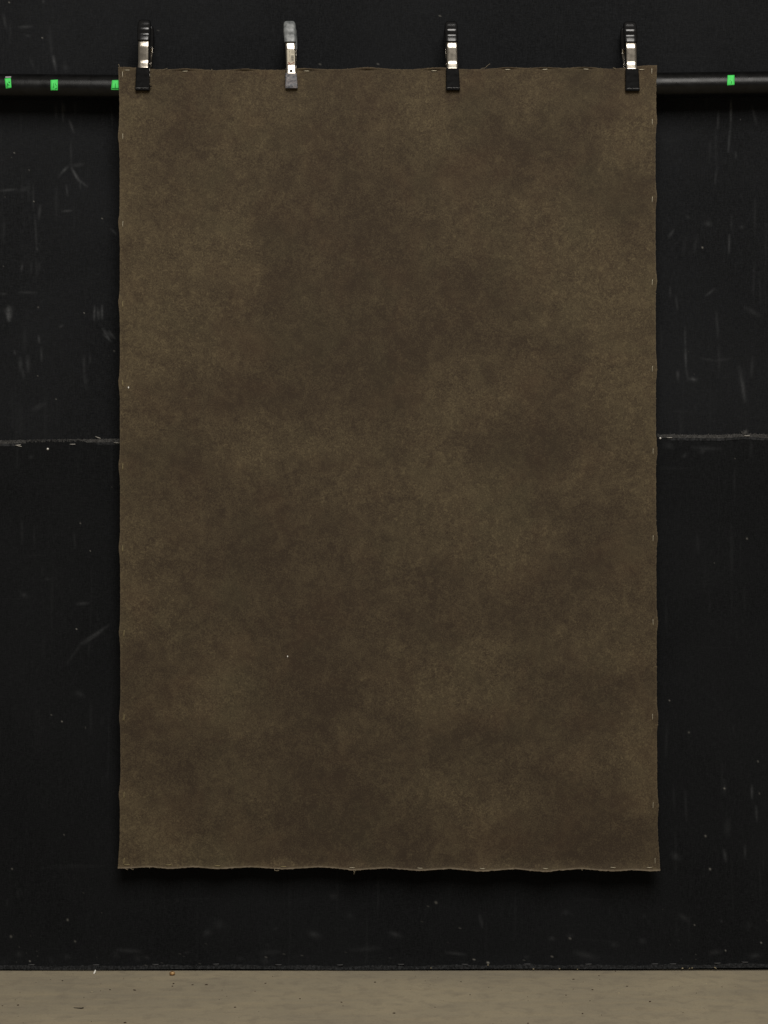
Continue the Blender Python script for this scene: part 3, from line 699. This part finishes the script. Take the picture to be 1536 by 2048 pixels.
    v, f = tube([Vector((q.x - hw, .0135, q.z)), Vector((q.x - hw * .9, .0135, q.z)), Vector((q.x + hw * .9, .0135, q.z)), Vector((q.x + hw, .0135, q.z))], [.0014, .0024, .0024, .0014], 12)
    obj('pivot_pin', v, f, M_CHROME, root)
    # coil spring on the pin, inside the channels
    pts = [Vector((q.x + (-.7 + 1.4 * i / 60.) * w_arm / 2 * kk, .0135 + .0052 * math.cos(i * .63), q.z + .0052 * math.sin(i * .63))) for i in range(61)]
    v, f = tube(pts, .0008, 6); obj('coil_spring', v, f, M_CHROME, root)

clamp('spring_clamp', 'black handled clamp at the top left corner of the sheet, nearest the taped pole end', 287.6, 285.6, (36, 80, 136, 181), 27, 21.5, 28.5, M_RUB, M_JAW, jaw_dx=-.4, foot_tab=True)
clamp('spring_clamp', 'clamp with grey rubber grips and a barcode sticker on its steel arm', 578.3, 583.2, (39, 83.5, 147.5, 177), 25, 19.5, 24.5, M_RUBG, M_JAWG, sticker=True)
clamp('spring_clamp', 'black handled clamp right of the sheet\'s middle, between the grey clamp and the corner clamp', 902.5, 906, (39, 82.5, 137.5, 180.5), 27, 21.5, 27.5, M_RUB, M_JAW)
clamp('spring_clamp', 'black handled clamp at the top right corner of the sheet', 1261, 1265, (39.5, 83.5, 138.5, 182), 27.5, 21.5, 28, M_RUB, M_JAW)

# ------------------------------------------------------------------ little things on floor, wall and sheet
def blob(name, c, r, m, seed, n=14, flat=.6):
    rr = random.Random(seed); v = []; f = []
    for j in range(n + 1):
        th = math.pi * j / n
        for k in range(2 * n):
            a = math.pi * k / n; k1 = 1 + .12 * math.sin(3 * a + seed) * math.sin(2 * th) + .05 * rr.uniform(-1, 1)
            v.append(Vector(c) + Vector((r[0] * math.sin(th) * math.cos(a) * k1, r[1] * math.sin(th) * math.sin(a) * k1, r[2] * math.cos(th) * k1)))
    for j in range(n):
        for k in range(2 * n): f.append((j * 2 * n + k, (j + 1) * 2 * n + k, (j + 1) * 2 * n + (k + 1) % (2 * n), j * 2 * n + (k + 1) % (2 * n)))
    return v, f
c = floor_pt(344.5, 1951); c.z = .0042
root = thing('nut_shell', tuple(c), 'small brown nut shell lying on the floor close to the wall', 'shell')
v, f = blob('h', c, (.0058, .005, .0042), M_NUT, 3); obj('husk', v, f, M_NUT, root)
v, f = blob('h', c + Vector((.001, -.0035, .0015)), (.0028, .002, .0016), M_YEL, 5, 8); obj('kernel', v, f, simple('pale_kernel', (.62, .42, .20), .5), root)
a = floor_pt(187.5, 1948.5); v, f = blob('w', a + Vector((0, 0, .0012)), (.0016, .004, .001), M_WHITE, 9, 8)
b = Vector((a.x, a.y, .001))
pts = [b, b + Vector((.0012, .004, .0020)), b + Vector((.0028, .006, .0062))]
v, f = tube(pts, [.0013, .0018, .0012], 8)
tag(obj('paper_scrap', v, f, M_WHITE, origin=b), 'tiny white paper scrap on the floor against the wall', 'scrap')
pts = [floor_pt(x, y, z) for x, y, z in ((147, 2014.5, .003), (151, 2015.5, .002), (157, 2016, .0012), (163, 2016.5, .0012), (167, 2015.2, .002))]
v, f = tube(pts, [.0004, .0006, .0008, .0013, .0011], 8)
tag(obj('twig', v, f, M_TWIG, origin=pts[2]), 'short dark curved twig lying on the bare floor', 'twig')
for px, py, r, lab in ((257, 775, .0017, 'white lint speck on the left border of the brown sheet'), (575.2, 1313, .0015, 'white lint speck low on the brown sheet, left of its centre')):
    c = P(px, py, sy(px, py) - .0008); v, f = blob('l', c, (r * .75, .0007, r * 1.15), M_WHITE, px, 6)
    tag(obj('lint_speck', v, f, M_WHITE, origin=c), lab, 'lint', 'white lint specks stuck to the sheet')
pp = []
for px, py in ((72, 1965), (5, 2012), (36, 2011), (220, 1980), (268, 1980.5), (270, 1981), (347, 1968), (345, 1973), (385, 1970), (413, 1970), (391, 1941.8), (531, 1967), (545, 1953), (510, 1983), (750, 1965), (855, 1942), (922, 1964), (683, 2005), (686, 2012), (1055, 1994), (1147, 1959), (1198, 1952), (1231, 1943), (1254, 1973), (1180, 2002), (1185, 1980), (1444, 1974), (1165, 2028), (1366, 2025), (1056, 2047), (250, 2046), (40, 1985), (125, 1962), (870, 2015), (788, 2027), (1132, 1991), (1300, 2004), (600, 1998), (470, 2015), (940, 1990)):
    p = floor_pt(px, py); r = random.uniform(.0007, .0018); p.z = r * .5
    pp.append(blob('c', p, (r * random.uniform(1, 1.9), r * 1.3, r * .7), M_CRUMB, px, 4))
for k in range(110):
    p = Vector((random.uniform(-.85, .85), random.uniform(-.40, .06), 0)); r = random.uniform(.0003, .0008); p.z = r * .5
    pp.append(blob('c', p, (r * 1.4, r * 1.2, r * .7), M_CRUMB, k, 3))
v, f = join(pp); tag(obj('floor_crumbs', v, f, M_CRUMB), 'scattered dark crumbs and grit on the floor', 'crumbs', kind='stuff')
pp = []
for px, py in ((976, 1930), (1067, 1938), (1119, 1937.5), (1155, 1938.5), (1379, 1936.5), (1384, 1936), (1365, 1936.5), (1432, 1937), (862, 1936), (1238, 1986), (1413, 1967), (184, 1984), (1430, 1935)):
    p = floor_pt(px, max(py, 1943)) if py > 1939 else P(px, py, WALL_Y - .014)
    r = random.uniform(.0008, .0014); pp.append(blob('c', p, (r * 1.6, r, r * .8), M_YEL, px, 4))
v, f = join(pp); tag(obj('pale_crumbs', v, f, simple('pale_grit', (.36, .30, .18), .7, var=.4), ), 'scattered pale crumbs and grit along the foot of the wall', 'crumbs', kind='stuff')
# pale scratch in the concrete
pts = [(floor_pt(x, y, .0003)) for x, y in ((75, 2036), (88, 2020), (98, 2008), (110, 1994), (117, 1986))]
v = []; f = []
for i, p in enumerate(pts): w = .0008 if i != 2 else .0013; v += [p + Vector((-w, 0, .0002)), p + Vector((w, 0, .0002))]
for i in range(4): f.append((2 * i, 2 * i + 1, 2 * i + 3, 2 * i + 2))
